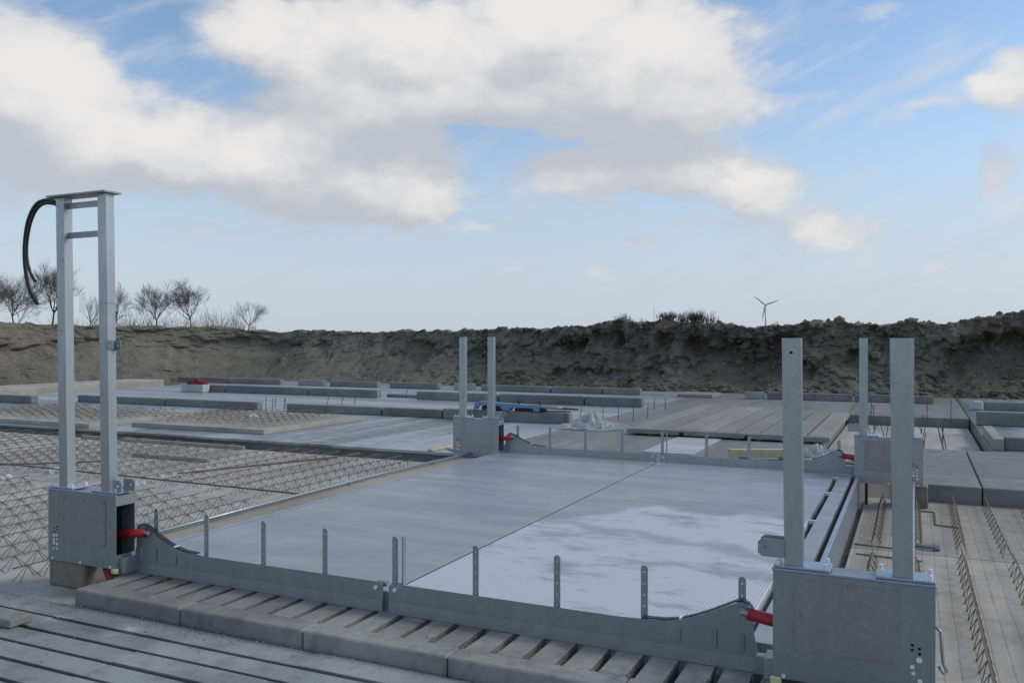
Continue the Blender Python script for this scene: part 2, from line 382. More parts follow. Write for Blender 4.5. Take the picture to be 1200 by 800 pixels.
# ---- earth bank around the site
def crest_height(a):
    xs = [0, 100, 200, 280, 310, 400, 470, 520, 600, 640, 680, 720, 760, 800, 850, 890, 930, 1000, 1060, 1120, 1150, 1200]
    ys = [386, 384, 383, 383, 388, 390, 389, 388, 386, 386, 383, 377, 376, 377, 380, 383, 380, 379, 380, 380, 373, 367]
    aa, hh = [], []
    for x, y in zip(xs, ys):
        p = on_b(x, y, 24.2); aa.append(p.x); hh.append(p.z)
    return np.interp(a, aa, hh)
pts = []; step = .065
for s in np.arange(-12, 17, step * 2): pts.append((-26.4, s, -1, 0))
for k in range(90):
    q = R(90 * k / 90); pts.append((-21.4 - 5.0 * math.cos(q), 17 + 5.0 * math.sin(q), -math.cos(q), math.sin(q)))
for s in np.arange(-21.4, 30, step): pts.append((s, 22.0 + max(0, s) * .14, 0, 1))
pts = np.array(pts); ns = len(pts)
tt = np.concatenate([np.linspace(-.6, 0, 6), np.linspace(.03, 1, 62)[0:], np.linspace(1.03, 2, 18), np.linspace(2.2, 4, 8)])
A, T = np.meshgrid(np.arange(ns), tt, indexing='ij')
bx, by, nx, ny = [pts[A, i] for i in range(4)]
H_ = np.where(by < 17.5, crest_height(np.full_like(bx, -27.)), crest_height(bx)) + .25
seg = np.arange(ns) * step
SL = seg[A]
face = np.clip(T, 0, 1)
left = np.clip((-8 - bx) / 8, 0, 1)                      # the left stretch is a gentler, smoother slope
width = 1.9 + 1.4 * left
prof = np.where(T < 0, T * .05, np.where(T <= 1, face, 1 - (np.clip(T, 1, 4) - 1) ** 1.6 * .14))
d = np.where(T < 0, T, np.where(T <= 1, (1 - (1 - face) ** (2.1 - .7 * left)) * width, width + (T - 1) * 2.4))
z = -.25 + prof * H_
# bucket scoops: hollows with overhanging upper lips
sc = fbm(SL * .8, T * 1.9 + 3, SL * 0, 4, 11, .6); sc2 = fbm(SL * 1.7 + 9, T * 2.6, SL * 0, 3, 21)
mask = np.clip(np.minimum(T * 5, (1.15 - T) * 3.5), 0, 1)
hollow = np.clip((sc - .46) * 7, 0, 1) * (1 - .55 * left)
d = d + mask * (hollow * .72 * np.clip(np.minimum((face - .12) * 2.2, (.86 - face) * 9), 0, 1) + (sc2 - .5) * .55 * (1 - .5 * left))
rough1 = fbm(SL * 2.2, T * 5., SL * 0 + 2, 5, 33, .62) - .5
rough2 = fbm(SL * 7., T * 15., SL * 0 + 5, 4, 43, .65) - .5
on = np.clip((T + .35) * 3, 0, 1)
d = d + on * (rough1 * .65 + rough2 * .45) * (1 - .1 * left)
z = z + on * (rough1 * .36 + rough2 * .17) * np.clip(T * 3 + .15, 0, 1)
lump = np.clip(fbm(SL * 1.6, T * 2, SL * 0 + 8, 4, 77, .6) - .5, 0, 1) * np.clip((T - .75) * 3, 0, 1)
z = z + lump * .45
V = np.stack([bx + nx * d, by + ny * d, z], -1).reshape(-1, 3)
nt = len(tt); i0 = (np.arange(ns - 1)[:, None] * nt + np.arange(nt - 1)[None, :]).ravel()
Q = np.stack([i0, i0 + 1, i0 + nt + 1, i0 + nt], 1)
me = bpy.data.meshes.new('earth_bank'); me.from_pydata(V.tolist(), [], Q.tolist()); me.materials.append(M['soil'])
bank = bpy.data.objects.new('earth_bank', me); COL.objects.link(bank); bank['kind'] = 'structure'
for f in me.polygons: f.use_smooth = True
def bank_crest(a):                                        # highest bank point near x = a
    i = int(np.argmin(np.abs(pts[:, 0] - a) + (pts[:, 1] < 20) * 99)); s = V.reshape(ns, nt, 3)[i]; return Vector(s[np.argmax(s[:, 2])])

# clods of soil along the foot and face of the bank
def clods(n, seed):
    rs = np.random.RandomState(seed); VV = V.reshape(ns, nt, 3); b = nb(); bmesh.ops.create_icosphere(b, subdivisions=1, radius=1)
    tv = np.array([v.co[:] for v in b.verts]); tf = np.array([[v.index for v in f.verts] for f in b.faces]); b.free()
    i = rs.randint(450, ns - 1, n); j = np.where(rs.rand(n) < .55, rs.randint(0, 16, n), rs.randint(6, 72, n))
    sz = rs.uniform(.025, .09, n) * np.where(rs.rand(n) < .12, 1.7, 1.)
    k = len(tv); sc_ = rs.uniform(.7, 1.35, (n, k, 1)) * np.stack([rs.uniform(.8, 1.4, n), rs.uniform(.8, 1.4, n), rs.uniform(.6, 1, n)], 1)[:, None, :]
    P_ = tv[None] * sc_ * sz[:, None, None] + VV[i, j][:, None, :] + np.array([0, -.01, 0])
    me = bpy.data.meshes.new('soil_clods'); me.from_pydata(P_.reshape(-1, 3).tolist(), [], (tf[None] + (np.arange(n) * k)[:, None, None]).reshape(-1, 3).tolist())
    me.materials.append(M['soil']); o = bpy.data.objects.new('soil_clods', me); COL.objects.link(o); o['kind'] = 'stuff'; return o
tag(clods(6500, 3), 'loose clods of grey brown soil on the earth bank', 'soil')

# ================================================================== LATTICE GIRDER PLANKS
GIRDERS = {}
def girder_meshes(L):
    k = round(L, 2)
    if k in GIRDERS: return GIRDERS[k]
    def done(bm, name, mat):
        me = bpy.data.meshes.new(name); bmesh.ops.recalc_face_normals(bm, faces=bm.faces); bm.to_mesh(me); bm.free(); me.materials.append(M[mat]); return me
    c = nb(); bar(c, (0, 0, .11), (0, L, .11), .0055, 5)
    zg = nb(); n = int(L / .2)
    for s in (-1, 1):
        for i in range(n):
            y = .02 + i * .2
            bar(zg, (s * .045, y, -.012), (s * .006, y + .1, .108), .0032, 3); bar(zg, (s * .006, y + .1, .108), (s * .045, y + .2, -.012), .0034, 3)
    GIRDERS[k] = (done(c, 'lattice_girder', 'rust_pale'), done(zg, 'zigzag_wire', 'rust')); return GIRDERS[k]
def girder(parent, x, y, z, L, tilt=0.):
    a, b = girder_meshes(L)
    o = bpy.data.objects.new('lattice_girder', a); COL.objects.link(o); o.parent = parent
    o.location = Vector((x, y, z)) - wloc(parent); o.rotation_euler = (0, 0, tilt)
    q = bpy.data.objects.new('zigzag_wire', b); COL.objects.link(q); q.parent = o
    return o
def lattice_plank(x0, x1, y0, y1, z0, z1, xs, label, group, mat='plank', name='lattice_plank', inset=.22, gl=None):
    t = empty(name, ((x0 + x1) / 2, (y0 + y1) / 2, z0), label, 'floor plank', group)
    mk('concrete_slab', box(nb(), x0, x1, y0, y1, z0, z1, .006), mat, t)
    for x in xs:
        L = (gl or (y1 - y0)) - 2 * inset - random.choice([0, 0, .2]); girder(t, x, y0 + inset + random.uniform(-.03, .03), z1, L, R(random.uniform(-.35, .35)))
    return t
def spread(x0, x1, pitch, margin): 
    n = int((x1 - x0 - 2 * margin) / pitch); return [x0 + margin + i * (x1 - x0 - 2 * margin) / n + random.uniform(-.015, .015) for i in range(n + 1)]
PL = [(-6.45, -2.30, [-3.2, -3.56, -3.92, -4.3, -4.68, -5.06, -5.44, -5.82, -6.2]), (-10.25, -6.47, None), (-14.1, -10.27, None), (-18.2, -14.12, None)]
for i, (x0, x1, xs) in enumerate(PL):
    for j, (y0, y1) in enumerate(((-.47, 2.98), (3.0, 6.56))):
        lab = ['pale concrete plank with rusty lattice girders beside the grey platform', 'pale concrete lattice girder plank one bay out from the platform side',
               'pale concrete lattice girder plank two bays out from the platform side', 'pale concrete lattice girder plank farthest out from the platform side'][i]
        lattice_plank(x0, x1, y0, y1, -.249, LZ, xs or spread(x0, x1, .36, .32), lab + (', meeting the grooved slabs', ', meeting the smooth floor')[j], ['planks beside the platform', 'planks one bay out', 'planks two bays out', 'planks three bays out'][i])
# loose panels lying on the smooth floor
for x0, x1, y0, y1, lab in ((-10.65, -7.40, 7.3, 10.25, 'loose lattice girder panel lying on smooth floor, its corner pointing to the platform'),
                            (-15.2, -11.1, 6.72, 9.4, 'loose lattice girder panel on smooth floor beyond the tall steel frame')):
    lattice_plank(x0, x1, y0, y1, .001, .085, spread(x0, x1, .34, .3), lab, 'loose girder slabs', 'panel', 'girder_slab', .2)
# ribbed planks right of the platform
for i, (x0, x1) in enumerate(((2.44, 4.86), (4.88, 7.3), (7.32, 9.8))):
    for j, (y0, y1) in enumerate(((-.47, 3.88), (3.9, 6.6))):
        xs = [x0 + .2 + .35 * k for k in range(7)]
        lattice_plank(x0, x1, y0, y1, -.249, -.2, xs, ['tan board-marked plank with rusty girders beside the platform side rail', 'tan board-marked plank with rusty girders one bay from the side rail', 'tan board-marked plank with rusty girders two bays from the side rail'][i] + ('', ', meeting the raked slabs')[j],
                      ['ribbed planks by the side rail', 'ribbed planks one bay out', 'ribbed planks two bays out'][i], 'plank_ribbed', 'ribbed_plank', .08)
# raked slabs beyond them
for x0, x1, lab in ((2.95, 3.655, 'raked grey concrete slab behind the far unit by the side rail'), (3.67, 7.2, 'wide raked grey concrete slab beyond the tan planks')):
    top('raked_slab', box(nb(), x0, x1, 6.62, 10.18, -.248, 0, .01), 'raked', lab, 'slab')
# sunken bay with planks and starter bars
for k, (x0, x1) in enumerate(((1.62, 2.2), (2.22, 2.8), (2.82, 3.4), (3.42, 3.98))):
    t = top('bay_plank', box(nb(), x0, x1, 10.2, 15.86, -.248, -.2, .006), 'plank', 'narrow pale plank in the sunken bay, %s from the tan slatted slab' % ORD[k], 'floor plank', 'planks in the sunken bay')
def pin(x, y, z0, h, label, group, lean=(0, 0), r=.008):
    top('rebar_pin', path(nb(), [(x, y, z0), (x + lean[0] * .4, y + lean[1] * .4, z0 + h * .5), (x + lean[0], y + lean[1], z0 + h)], r, 5), 'rust', label, 'rebar', group)
rnd = random.Random(5)
for i in range(16):
    pin(rnd.choice([2.21, 2.81, 3.41, 2.5, 3.1]) + rnd.uniform(-.03, .03), 10.5 + rnd.random() * 5, -.2, rnd.uniform(.3, .5), 'rusty starter bar sticking up in the sunken bay', 'starter bars in the sunken bay', (rnd.uniform(-.1, .1), rnd.uniform(-.1, .1)))

# ================================================================== SLATTED CONCRETE
def slat_mesh(sx, sy, z0, z1, bev, name='slat', mat='slat', tx=0., ty=0.):     # narrower below: undercut sides
    bm = box(nb(), -sx / 2, sx / 2, -sy / 2, sy / 2, z0, z1, bev)
    for v in bm.verts:
        if v.co.z < (z0 + z1) / 2: v.co.x *= 1 - tx / sx; v.co.y *= 1 - ty / sy
    me = bpy.data.meshes.new(name); bm.to_mesh(me); bm.free(); me.materials.append(M[mat]); return me
EL = .965; PITCH = EL / 5
sm = slat_mesh(PITCH - .05, .372, -.2, 0, .0025, tx=.07)
for k in range(-0, 6):
    x0 = -2.19 + k * EL
    lab = 'grey slatted concrete block under the barrier, %s from the tall frame unit' % ORD[k]
    t = empty('slatted_block', (x0 + EL / 2, -.2, -.2), lab, 'slatted block', 'slatted blocks under the barrier')
    mk('edge_beam', box(nb(), x0 + .004, x0 + EL - .004, -.48, -.325, -.2, .001, .009), 'slat', t)
    for i in range(5):
        o = bpy.data.objects.new('slat', sm); COL.objects.link(o); o.parent = t
        o.location = Vector((x0 + (i + .5) * PITCH, -.145, random.uniform(-.0015, .0015))) - wloc(t)
# lower foreground floor
FG = .97; fm = slat_mesh(FG - .004, .166, -.17, -.1, .002, 'slat', 'fg', ty=.04); fm1 = slat_mesh(FG - .004, .2, -.17, -.1, .002, 'slat', 'fg', ty=.04)
for k in range(-3, 8):
    x0 = -3.02 + (k + 1) * FG
    if x0 > 5: continue
    t = empty('grooved_floor_slab', (x0 + FG / 2, -2.4, -.249), 'low grooved concrete slab before the slatted blocks, %s of its row from the girder planks' % ORD[k + 3], 'floor slab', 'grooved foreground slabs')
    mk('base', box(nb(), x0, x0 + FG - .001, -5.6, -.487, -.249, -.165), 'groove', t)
    for i in range(25):
        y = -.605 if i == 0 else -.82 - (i - 1) * .2
        o = bpy.data.objects.new('slat', fm1 if i == 0 else fm); COL.objects.link(o); o.parent = t
        o.location = Vector((x0 + FG / 2, y, random.uniform(-.003, .003))) - wloc(t)
top('concrete_offcut', box(nb(), -2.62, -2.1, -1.0, -.845, -.098, -.045, .008), 'slat', 'flat concrete offcut lying on the grooved slabs', 'block')

# crumbs of concrete and grit lying about on the foreground slabs
def crumbs(n, seed):
    rs = np.random.RandomState(seed); b = nb(); bmesh.ops.create_icosphere(b, subdivisions=1, radius=1)
    tv = np.array([v.co[:] for v in b.verts]); tf = np.array([[v.index for v in f.verts] for f in b.faces]); b.free(); k = len(tv)
    x = rs.uniform(-3.6, 3.6, n); near = rs.rand(n); y = np.where(near < .55, -.49 - rs.exponential(.05, n), np.where(near < .8, rs.uniform(-2.4, -.49, n), rs.uniform(-.46, -.03, n)))
    zt = np.where(y < -.487, -.1, 0.0); ok = ~((zt == 0) & ((x < -2.15) | (x > 2.2))); x, y, zt = x[ok], y[ok], zt[ok]; m_ = len(x)
    sz = rs.uniform(.0015, .0045, m_) * np.where(rs.rand(m_) < .1, 1.8, 1.)
    P_ = tv[None] * rs.uniform(.6, 1.3, (m_, k, 1)) * sz[:, None, None] + np.stack([x, y, zt + sz * .45], 1)[:, None, :]
    me = bpy.data.meshes.new('concrete_crumbs'); me.from_pydata(P_.reshape(-1, 3).tolist(), [], (tf[None] + (np.arange(m_) * k)[:, None, None]).reshape(-1, 3).tolist())
    me.materials.append(M['slat']); o = bpy.data.objects.new('concrete_crumbs', me); COL.objects.link(o); o['kind'] = 'stuff'; return o
tag(crumbs(2600, 8), 'grit and concrete crumbs scattered over the foreground slabs', 'grit')

# ================================================================== PLATFORM
FZ = .12
t = empty('floor_panel', (-1.12, 3.1, -.2), 'smooth bluish grey floor panel on the lattice plank side', 'floor panel')
mk('deck', box(nb(), -2.235, -.009, .04, 6.2, -.199, FZ, .005), 'panel_plain', t)
mk('edge_strip', box(nb(), -2.262, -2.237, .2, 6.05, -.1, FZ + .006, .003), 'galv_blue', t)
t = empty('floor_panel', (1.1, 3.1, -.2), 'floor panel with a chalky white near half beside the side rail', 'floor panel')
mk('deck', box(nb(), .009, 2.13, .04, 6.2, -.199, FZ, .005), 'panel_chalk', t)
# rubber joint between the two
top('joint_strip', box(nb(), -.009, .009, .05, 6.19, -.1, FZ - .004), 'dark', 'narrow dark joint between the two floor panels', 'joint')
t = empty('side_rail', (2.3, 3.0, -.2), 'galvanised channel rail along the platform edge beside the tan planks', 'rail')
mk('flat_bar', box(nb(), 2.185, 2.312, .1, 6.1, -.199, FZ + .002, .003), 'panel_plain', t)
mk('channel_floor', box(nb(), 2.3125, 2.3595, .12, 6.05, -.199, .05), 'groove', t)
mk('outer_flange', box(nb(), 2.36, 2.395, .1, 6.08, -.199, FZ + .012, .004), 'galv_blue', t)
for y in (.55, 1.98, 3.36, 4.83, 5.9): mk('tie', box(nb(), 2.12, 2.2, y - .012, y + .012, .09, FZ + .004), 'zinc_or_hole_light', t)
t = empty('ledge_beam', (-2.58, 3.1, -.249), 'tan concrete ledge under the pipe along the platform edge', 'ledge')
mk('beam', box(nb(), -2.86, -2.275, .25, 6.0, -.248, .055, .01), 'ledge', t)
for s, x, z, lab in ((-1, -2.74, .1, 'thin galvanised tie pipe between the tall frame unit and the far unit'), (1, 2.95, .1, 'thin galvanised tie pipe over the tan planks between two units')):
    t = empty('tie_pipe', (x, 3, -.2), lab, 'pipe')
    mk('pipe', path(nb(), [(x + .06, .12, z), (x, 2, z - .006), (x - .02 * (s < 0), 4, z - .006), (x + .12 * (s < 0), 6.1, z)], .017, 8), 'galv', t, True)
    for y in ((3.4, 5.2) if s < 0 else (5.6,)): mk('support', box(nb(), x - .012, x + .012, y - .012, y + .012, .05 if s < 0 else -.2, z - .01), 'galv_dull', t)

# ---- barrier halves
def barrier(s, b0, label, group, far):
    """half barrier: low plate that sweeps up to a pivot at its outer end; s is its side"""
    t = empty('barrier_plate', (s * 1.1, b0, 0 if not far else FZ), label, 'barrier', group)
    zb = .001 if not far else FZ + .001
    low = .186 if not far else FZ + .10
    pk = low + .155
    sh = 0 if s > 0 else -.075      # outer end sits a little further in on that side
    prof = [(.022, zb), (2.24, zb), (2.245, zb + .09), (2.225, zb + .2)] + arc(2.165, pk - .035, .045, 5, 115, 6) + \
           [(2.08, pk - .025), (2.0, pk - .065), (1.92, pk - .1), (1.84, pk - .128), (1.76, pk - .143), (1.66, low + .006), (1.5, low), (1.0, low), (.5, low), (.07, low)] + arc(.05, low - .03, .028, 90, 180, 3)
    prof = [(x + sh if x > 1.55 else x, z) for x, z in prof]
    holes = [ngon(.075, low - .115 + (.0 if not far else .03), .011), ngon(2.165 + sh, pk - .04, .012)]
    holes = [[(s * x, z) for x, z in h] for h in holes]
    mk('plate', plate([(s * x, z) for x, z in prof], holes, b0, b0 + .006), 'galv_dull' if not far else 'galv', t)
    if not far:
        bm = nb(); x0, x1 = sorted((s * .024, s * (2.238 + sh)))
        q = [bm.verts.new(p) for p in ((x0, b0 - .0015, .078), (x1, b0 - .0015, .078), (x1, b0 - .006, .003), (x0, b0 - .006, .003), (x0, b0 - .0015, .003), (x1, b0 - .0015, .003))]
        for f in ((0, 1, 2, 3), (3, 2, 5, 4), (0, 3, 4), (1, 5, 2), (0, 4, 5, 1)): bm.faces.new([q[i] for i in f])
        mk('lower_lip', bm, 'galv_dull', t)
    # rubber guide on the curved top
    bm = nb(); cur = [(1.64, low + .009), (1.76, pk - .14), (1.84, pk - .125), (1.92, pk - .097), (2.0, pk - .062), (2.08, pk - .022), (2.13, pk + .004), (2.17, pk + .012), (2.2, pk), (2.222, pk - .03)]
    cur = [(x + sh, z) for x, z in cur]
    ra, rb = [], []
    for i, (x, z) in enumerate(cur):
        ra.append([bm.verts.new((s * x, b0 - .002, z)), bm.verts.new((s * x, b0 + .034, z))]); rb.append([bm.verts.new((s * x, b0 - .002, z + .007)), bm.verts.new((s * x, b0 + .034, z + .007))])
    for i in range(len(cur) - 1):
        for f in ((ra[i][0], ra[i + 1][0], rb[i + 1][0], rb[i][0]), (ra[i][1], ra[i + 1][1], rb[i + 1][1], rb[i][1]), (rb[i][0], rb[i + 1][0], rb[i + 1][1], rb[i][1]), (ra[i][0], ra[i + 1][0], ra[i + 1][1], ra[i][1])): bm.faces.new(f)
    for e in (0, -1): bm.faces.new((ra[e][0], ra[e][1], rb[e][1], rb[e][0]))
    g_ = mk('rubber_guide', bm, 'blue_rubber' if not far else 'dark', t)
    tag(mk('guide_clip', box(nb(), min(s * (1.84 + sh), s * (1.855 + sh)), max(s * (1.84 + sh), s * (1.855 + sh)), b0 - .005, b0 + .037, pk - .124, pk - .112), 'zinc_or_hole_light', g_), 'bright clip')
    if not far:
        for x, h in ((1.84, .07), (2.03, .1), (2.17, .09)):
            x += sh
            mk('stiffener', box(nb(), min(s * (x - .009), s * (x + .009)), max(s * (x - .009), s * (x + .009)), b0 - .009, b0 + .001, .10, .10 + h, .003), 'galv_dull', t)
    mk('pivot_pin', disc_y(nb(), s * (2.165 + sh), b0 + .03, pk - .04, .027, .045, 12), 'galv', t)
    mk('hinge_bolt', disc_y(nb(), s * .07, b0 + .002, low - .035, .013, .016, 6), 'zinc_or_hole_light', t)
    hz = low - .01
    mk('hinge_lug', path(nb(), [(s * .018, b0 + .05, hz - .012), (s * .085, b0 + .05, hz - .012)], .018, 10), 'galv', t)
    mk('end_bracket', box(nb(), min(s * (2.235 + sh), s * (2.345 + sh)), max(s * (2.235 + sh), s * (2.345 + sh)), b0 - .035, b0 + .02, zb + .004, zb + .1, .004), 'galv', t)
    # perforated upright flats
    for j, x in enumerate([.045, .61, 1.13, 1.64, 2.16] if s > 0 else [.49, 1.0, 1.51, 1.99]):
        x *= s; tz = .47 if not far else .5
        wv = .019
        o_ = [(x - wv, zb + .02), (x + wv, zb + .02), (x + wv, tz - .012), (x + wv * .5, tz), (x - wv * .5, tz), (x - wv, tz - .012)]
        mk('upright_bar', plate(o_, [ngon(x, tz - .035 - .062 * k, .0045, 6) for k in range(5)], b0 + .034, b0 + .041), 'galv', t)
    if s > 0: mk('upright_bar', box(nb(), .093, .103, b0 + .04, b0 + .07, zb + .02, .47 if not far else .5), 'galv', t)
    return t
barrier(-1, 0, 'galvanised barrier half curving up to the unit under the tall frame', 'barriers', False)
barrier(1, 0, 'galvanised barrier half on slatted blocks beside the chalky floor', 'barriers', False)
barrier(-1, 6.22, 'low galvanised barrier half at the far floor end, below the blue machine', 'barriers', True)
barrier(1, 6.22, 'low galvanised barrier half at the far floor end beside the pine beam', 'barriers', True)

# ---- corner units: sheet steel housing, two box-section posts, red ram
def unit(s, b0, label, top_z, zb=.05, far=False, lean=0.):
    x_in = 2.34 if s > 0 else 2.185; D = .17; H = .525; zt = zb + H
    t = empty('corner_unit', (s * (x_in + .355), b0 + D / 2, zb), label, 'lift unit', 'galvanised corner units')
    X = lambda u: s * (x_in + u)          # u: distance outwards from the platform side
    def bx2(u0, u1, y0, y1, z0, z1, bev=0.): return box(nb(), min(X(u0), X(u1)), max(X(u0), X(u1)), y0, y1, z0, z1, bev)
    # housing: front, back, outer, top, bottom and a framed inner side
    bm = nb()
    for a in ((0, .71, b0, b0 + .006, zb, zt), (0, .71, b0 + D - .006, b0 + D, zb, zt), (.704, .7095, b0 + .0062, b0 + D - .0062, zb + .001, zt - .001),
              (.001, .7035, b0 + .0062, b0 + D - .0062, zt - .0065, zt - .0005), (.001, .7035, b0 + .0062, b0 + D - .0062, zb + .0005, zb + .006),
              (.0005, .006, b0 + .0062, b0 + D - .0062, zt - .075, zt - .007), (.0005, .006, b0 + .0062, b0 + D - .0062, zb + .0065, zb + .1)):
        box(bm, min(X(a[0]), X(a[1])), max(X(a[0]), X(a[1])), *a[2:])
    mk('housing', bm, 'galv_dull' if not far else 'galv', t)
    mk('opening_shade_sheet', bx2(.13, .14, b0 + .007, b0 + D - .007, zb + .007, zt - .008), 'hole', t)  # black sheet added so the housing opening looks dark inside
    mk('folded_rim', bx2(-.006, .716, b0 - .006, b0 + .012, zt - .004, zt + .008, .003), 'galv_blue', t)
    cv = mk('cover_plate', bx2(.1, .56, b0 - .004, b0 - .0008, zb + .15, zb + .49, .001), 'cover' if not (far and s < 0) else 'galv', t)
    for u, z in ((.12, .47), (.33, .47), (.54, .47), (.12, .32), (.54, .32), (.12, .17), (.33, .17), (.54, .17)):
        mk('bolt', disc_y(nb(), X(u), b0 - .004, zb + z, .0085, .007, 6), 'galv', cv)
    for i, (u, z) in enumerate(((.615, .25), (.645, .237), (.615, .228), (.645, .213))):
        mk('bolt_hole', disc_y(nb(), X(u), b0 - .0002, zb + z, .007, .0012, 8), 'hole', t)
    for i in range(4):
        for u in (.617, .647):
            if rnd.random() < .85: mk('hole_light_disc', disc_y(nb(), X(u) + rnd.uniform(-.004, .004), b0 - .0002, zb + .185 - i * .032 + rnd.uniform(-.006, .006), rnd.uniform(.008, .014), .0014, 6), 'zinc_or_hole_light', t)  # pale discs painted as light showing through small holes
    for u in (.05, .36, .66): mk('bolt', disc_y(nb(), X(u), b0, zb + .015, .010, .008, 6), 'zinc_or_hole_light', t)
    mk('corner_cap', bx2(-.012, .04, b0 - .01, b0 + .02, zb - .03, zb + .006, .006), 'yellow', t)
    mk('foot_bracket', bx2(-.05, .03, b0 + .03, b0 + .15, zb - .03, zb + .08, .004), 'galv', t)
    # posts on base plates
    for u0, u1, uc in ((.0, .26, .093 if s > 0 else .14), (.46, .712, .575 if s > 0 else .585)):
        bp = mk('base_plate', bx2(u0, u1, b0 + .005, b0 + .16, zt + .0085, zt + .021, .003), 'galv_blue', t)
        for u in (u0 + .02, u1 - .02):
            for y in (b0 + .022, b0 + .14): mk('bolt', path(nb(), [(X(u), y, zt + .021), (X(u), y, zt + .046)], .010, 6), 'zinc_or_hole_light', bp)
        zz = top_z
        xc = X(uc); w2 = .0435; y0, y1 = b0 + .03, b0 + .1
        dl = lean * (zz - zt)
        bm = nb()
        def ring(z, dx, k): return [bm.verts.new(p) for p in ((xc - w2 + k + dx, y0 + k, z), (xc + w2 - k + dx, y0 + k, z), (xc + w2 - k + dx, y1 - k, z), (xc - w2 + k + dx, y1 - k, z))]
        rs = [ring(zt + .0215, 0, 0), ring(zz, dl, 0), ring(zz, dl, .004), ring(zt + .03, 0, .004)]
        for a, b in zip(rs, rs[1:]):
            for k in range(4): bm.faces.new((a[k], a[(k + 1) % 4], b[(k + 1) % 4], b[k]))
        p_ = mk('post', bm, 'galv_post', t)
        if s > 0 and not far and uc < .2: mk('bolt_hole', disc_y(nb(), xc + dl, y0 - .0004, zz - .07, .008, .001, 8), 'hole', p_)
        if top_z > 2: mk('weld_seam', box(nb(), xc - w2 - .001 + dl * .57, xc + w2 + .001 + dl * .57, y0 - .001, y1 + .001, 1.75 + .2 * (uc < .2), 1.756 + .2 * (uc < .2)), 'galv_dull', p_)
    # twin lugs beside the inner post
    for y in (b0 + .018, b0 + .11):
        zc = zt + (.068 if s < 0 else .1)
        uo = -.075 if s > 0 else (-.035 if y < b0 + .05 else -.06)
        ol = [(X(.05), zc - .045), (X(uo + .02), zc - .045), (X(uo), zc - .028), (X(uo), zc + .025), (X(uo + .02), zc + .042), (X(.05), zc + .042)]
        mk('lug', plate(ol, [ngon(X(uo + .035), zc, .009)], y, y + .008), 'galv', t)
    # hydraulic ram
    ym = b0 + .112
    pkz = (.186 if not far else FZ + .10) + .115
    rm = mk('hydraulic_ram', path(nb(), [(X(.18), ym + .02, pkz - .045), (X(-.14), ym + .02, pkz - .0)], .031, 14), 'red', t, True)
    mk('ram_rod', path(nb(), [(X(-.12), ym + .02, pkz), (X(-.18), ym + .02, pkz)], .015, 10), 'galv', rm)
    return t
unit(-1, -.15, 'galvanised lift unit carrying the tall two-post frame with cross bars', 2.745, lean=-.015)
t_nr = unit(1, -.15, 'galvanised lift unit with brownish cover plate standing by the chalky floor corner', 1.70, lean=-.012)
unit(-1, 6.05, 'galvanised lift unit with bare front below the blue machine', 1.715, zb=.055, far=True)
unit(1, 6.05, 'galvanised lift unit at the far end of the side rail, before the raked slabs', 1.70, far=True)
# head of the tall frame
tall = [o for o in COL.objects if o.name.startswith('corner_unit') and 'tall' in o.get('label', '')][0]
mk('head_plate', box(nb(), -2.905, -2.285, -.16, -.01, 2.746, 2.76, .002), 'galv_dull', tall)
for z in (2.66, 2.44): mk('cross_bar', box(nb(), -2.757, -2.402, -.088, -.08, z, z + .045, .002), 'galv_dull', tall)
for y in (-.128, -.058): mk('upper_lug', plate([(-2.32, 1.61), (-2.255, 1.61), (-2.24, 1.625), (-2.24, 1.67), (-2.255, 1.685), (-2.32, 1.685)], [ngon(-2.265, 1.647, .008)], y, y + .006), 'galv', tall)
# black supply hoses hanging from the frame
def smooth_pts(p, n=6):
    out = []
    for i in range(len(p) - 1):
        p0, p1, p2, p3 = p[max(i - 1, 0)], p[i], p[i + 1], p[min(i + 2, len(p) - 1)]
        for k in range(n):
            u = k / n; out.append(.5 * ((2 * p1) + (p2 - p0) * u + (2 * p0 - 5 * p1 + 4 * p2 - p3) * u * u + (3 * p1 - p0 - 3 * p2 + p3) * u ** 3))
    return out + [p[-1]]
h1 = [on_b(x, y, -.085) for x, y in ((71, 241), (64, 236), (52, 235), (42, 241), (34, 257), (30, 278), (29, 300), (31, 322), (36, 342), (44, 356))]
h2 = [on_b(x, y, -.11) for x, y in ((71, 243), (63, 239), (52, 239), (43, 246), (36, 262), (32, 284), (32, 303), (36, 320), (42, 330))]
top('hose', path(nb(), smooth_pts(h1), .015, 8), 'rubber', 'longer black hose looping from the head of the tall frame', 'hose', smooth=True)
top('hose', path(nb(), smooth_pts(h2), .011, 8), 'rubber', 'shorter black hose with frayed end hanging inside the longer one', 'hose', smooth=True)

# blocks under the units, loose red bracket
top('support_block', box(nb(), -2.92, -2.54, -.13, .1, LZ, .049, .012), 'stone', 'brown concrete block propping the tall frame unit', 'block')
top('support_block', box(nb(), 2.72, 3.1, 6.12, 6.36, -.2, .049, .012), 'stone', 'brown concrete block propping the unit before the raked slabs', 'block')
top('red_bracket', path(nb(), [(-2.42, -.05, .05), (-2.28, -.09, LZ + .03)], .028, 4), 'red', 'short red steel bracket under the tall frame unit', 'bracket')
for x in (2.45, 2.75): top('dark_stand', box(nb(), x, x + .03, 6.1, 6.14, -.2, .05), 'dark', 'short dark steel stand under the unit before the raked slabs', 'stand', 'dark stands')
top('support_block', box(nb(), 2.3, 3.05, -.13, .12, -.2, .02, .012), 'stone', 'concrete block under the unit by the chalky floor corner', 'block')
top('support_block', box(nb(), -2.8, -2.4, 6.1, 6.35, -.2, .054, .012), 'stone', 'concrete block under the bare-fronted unit', 'block')

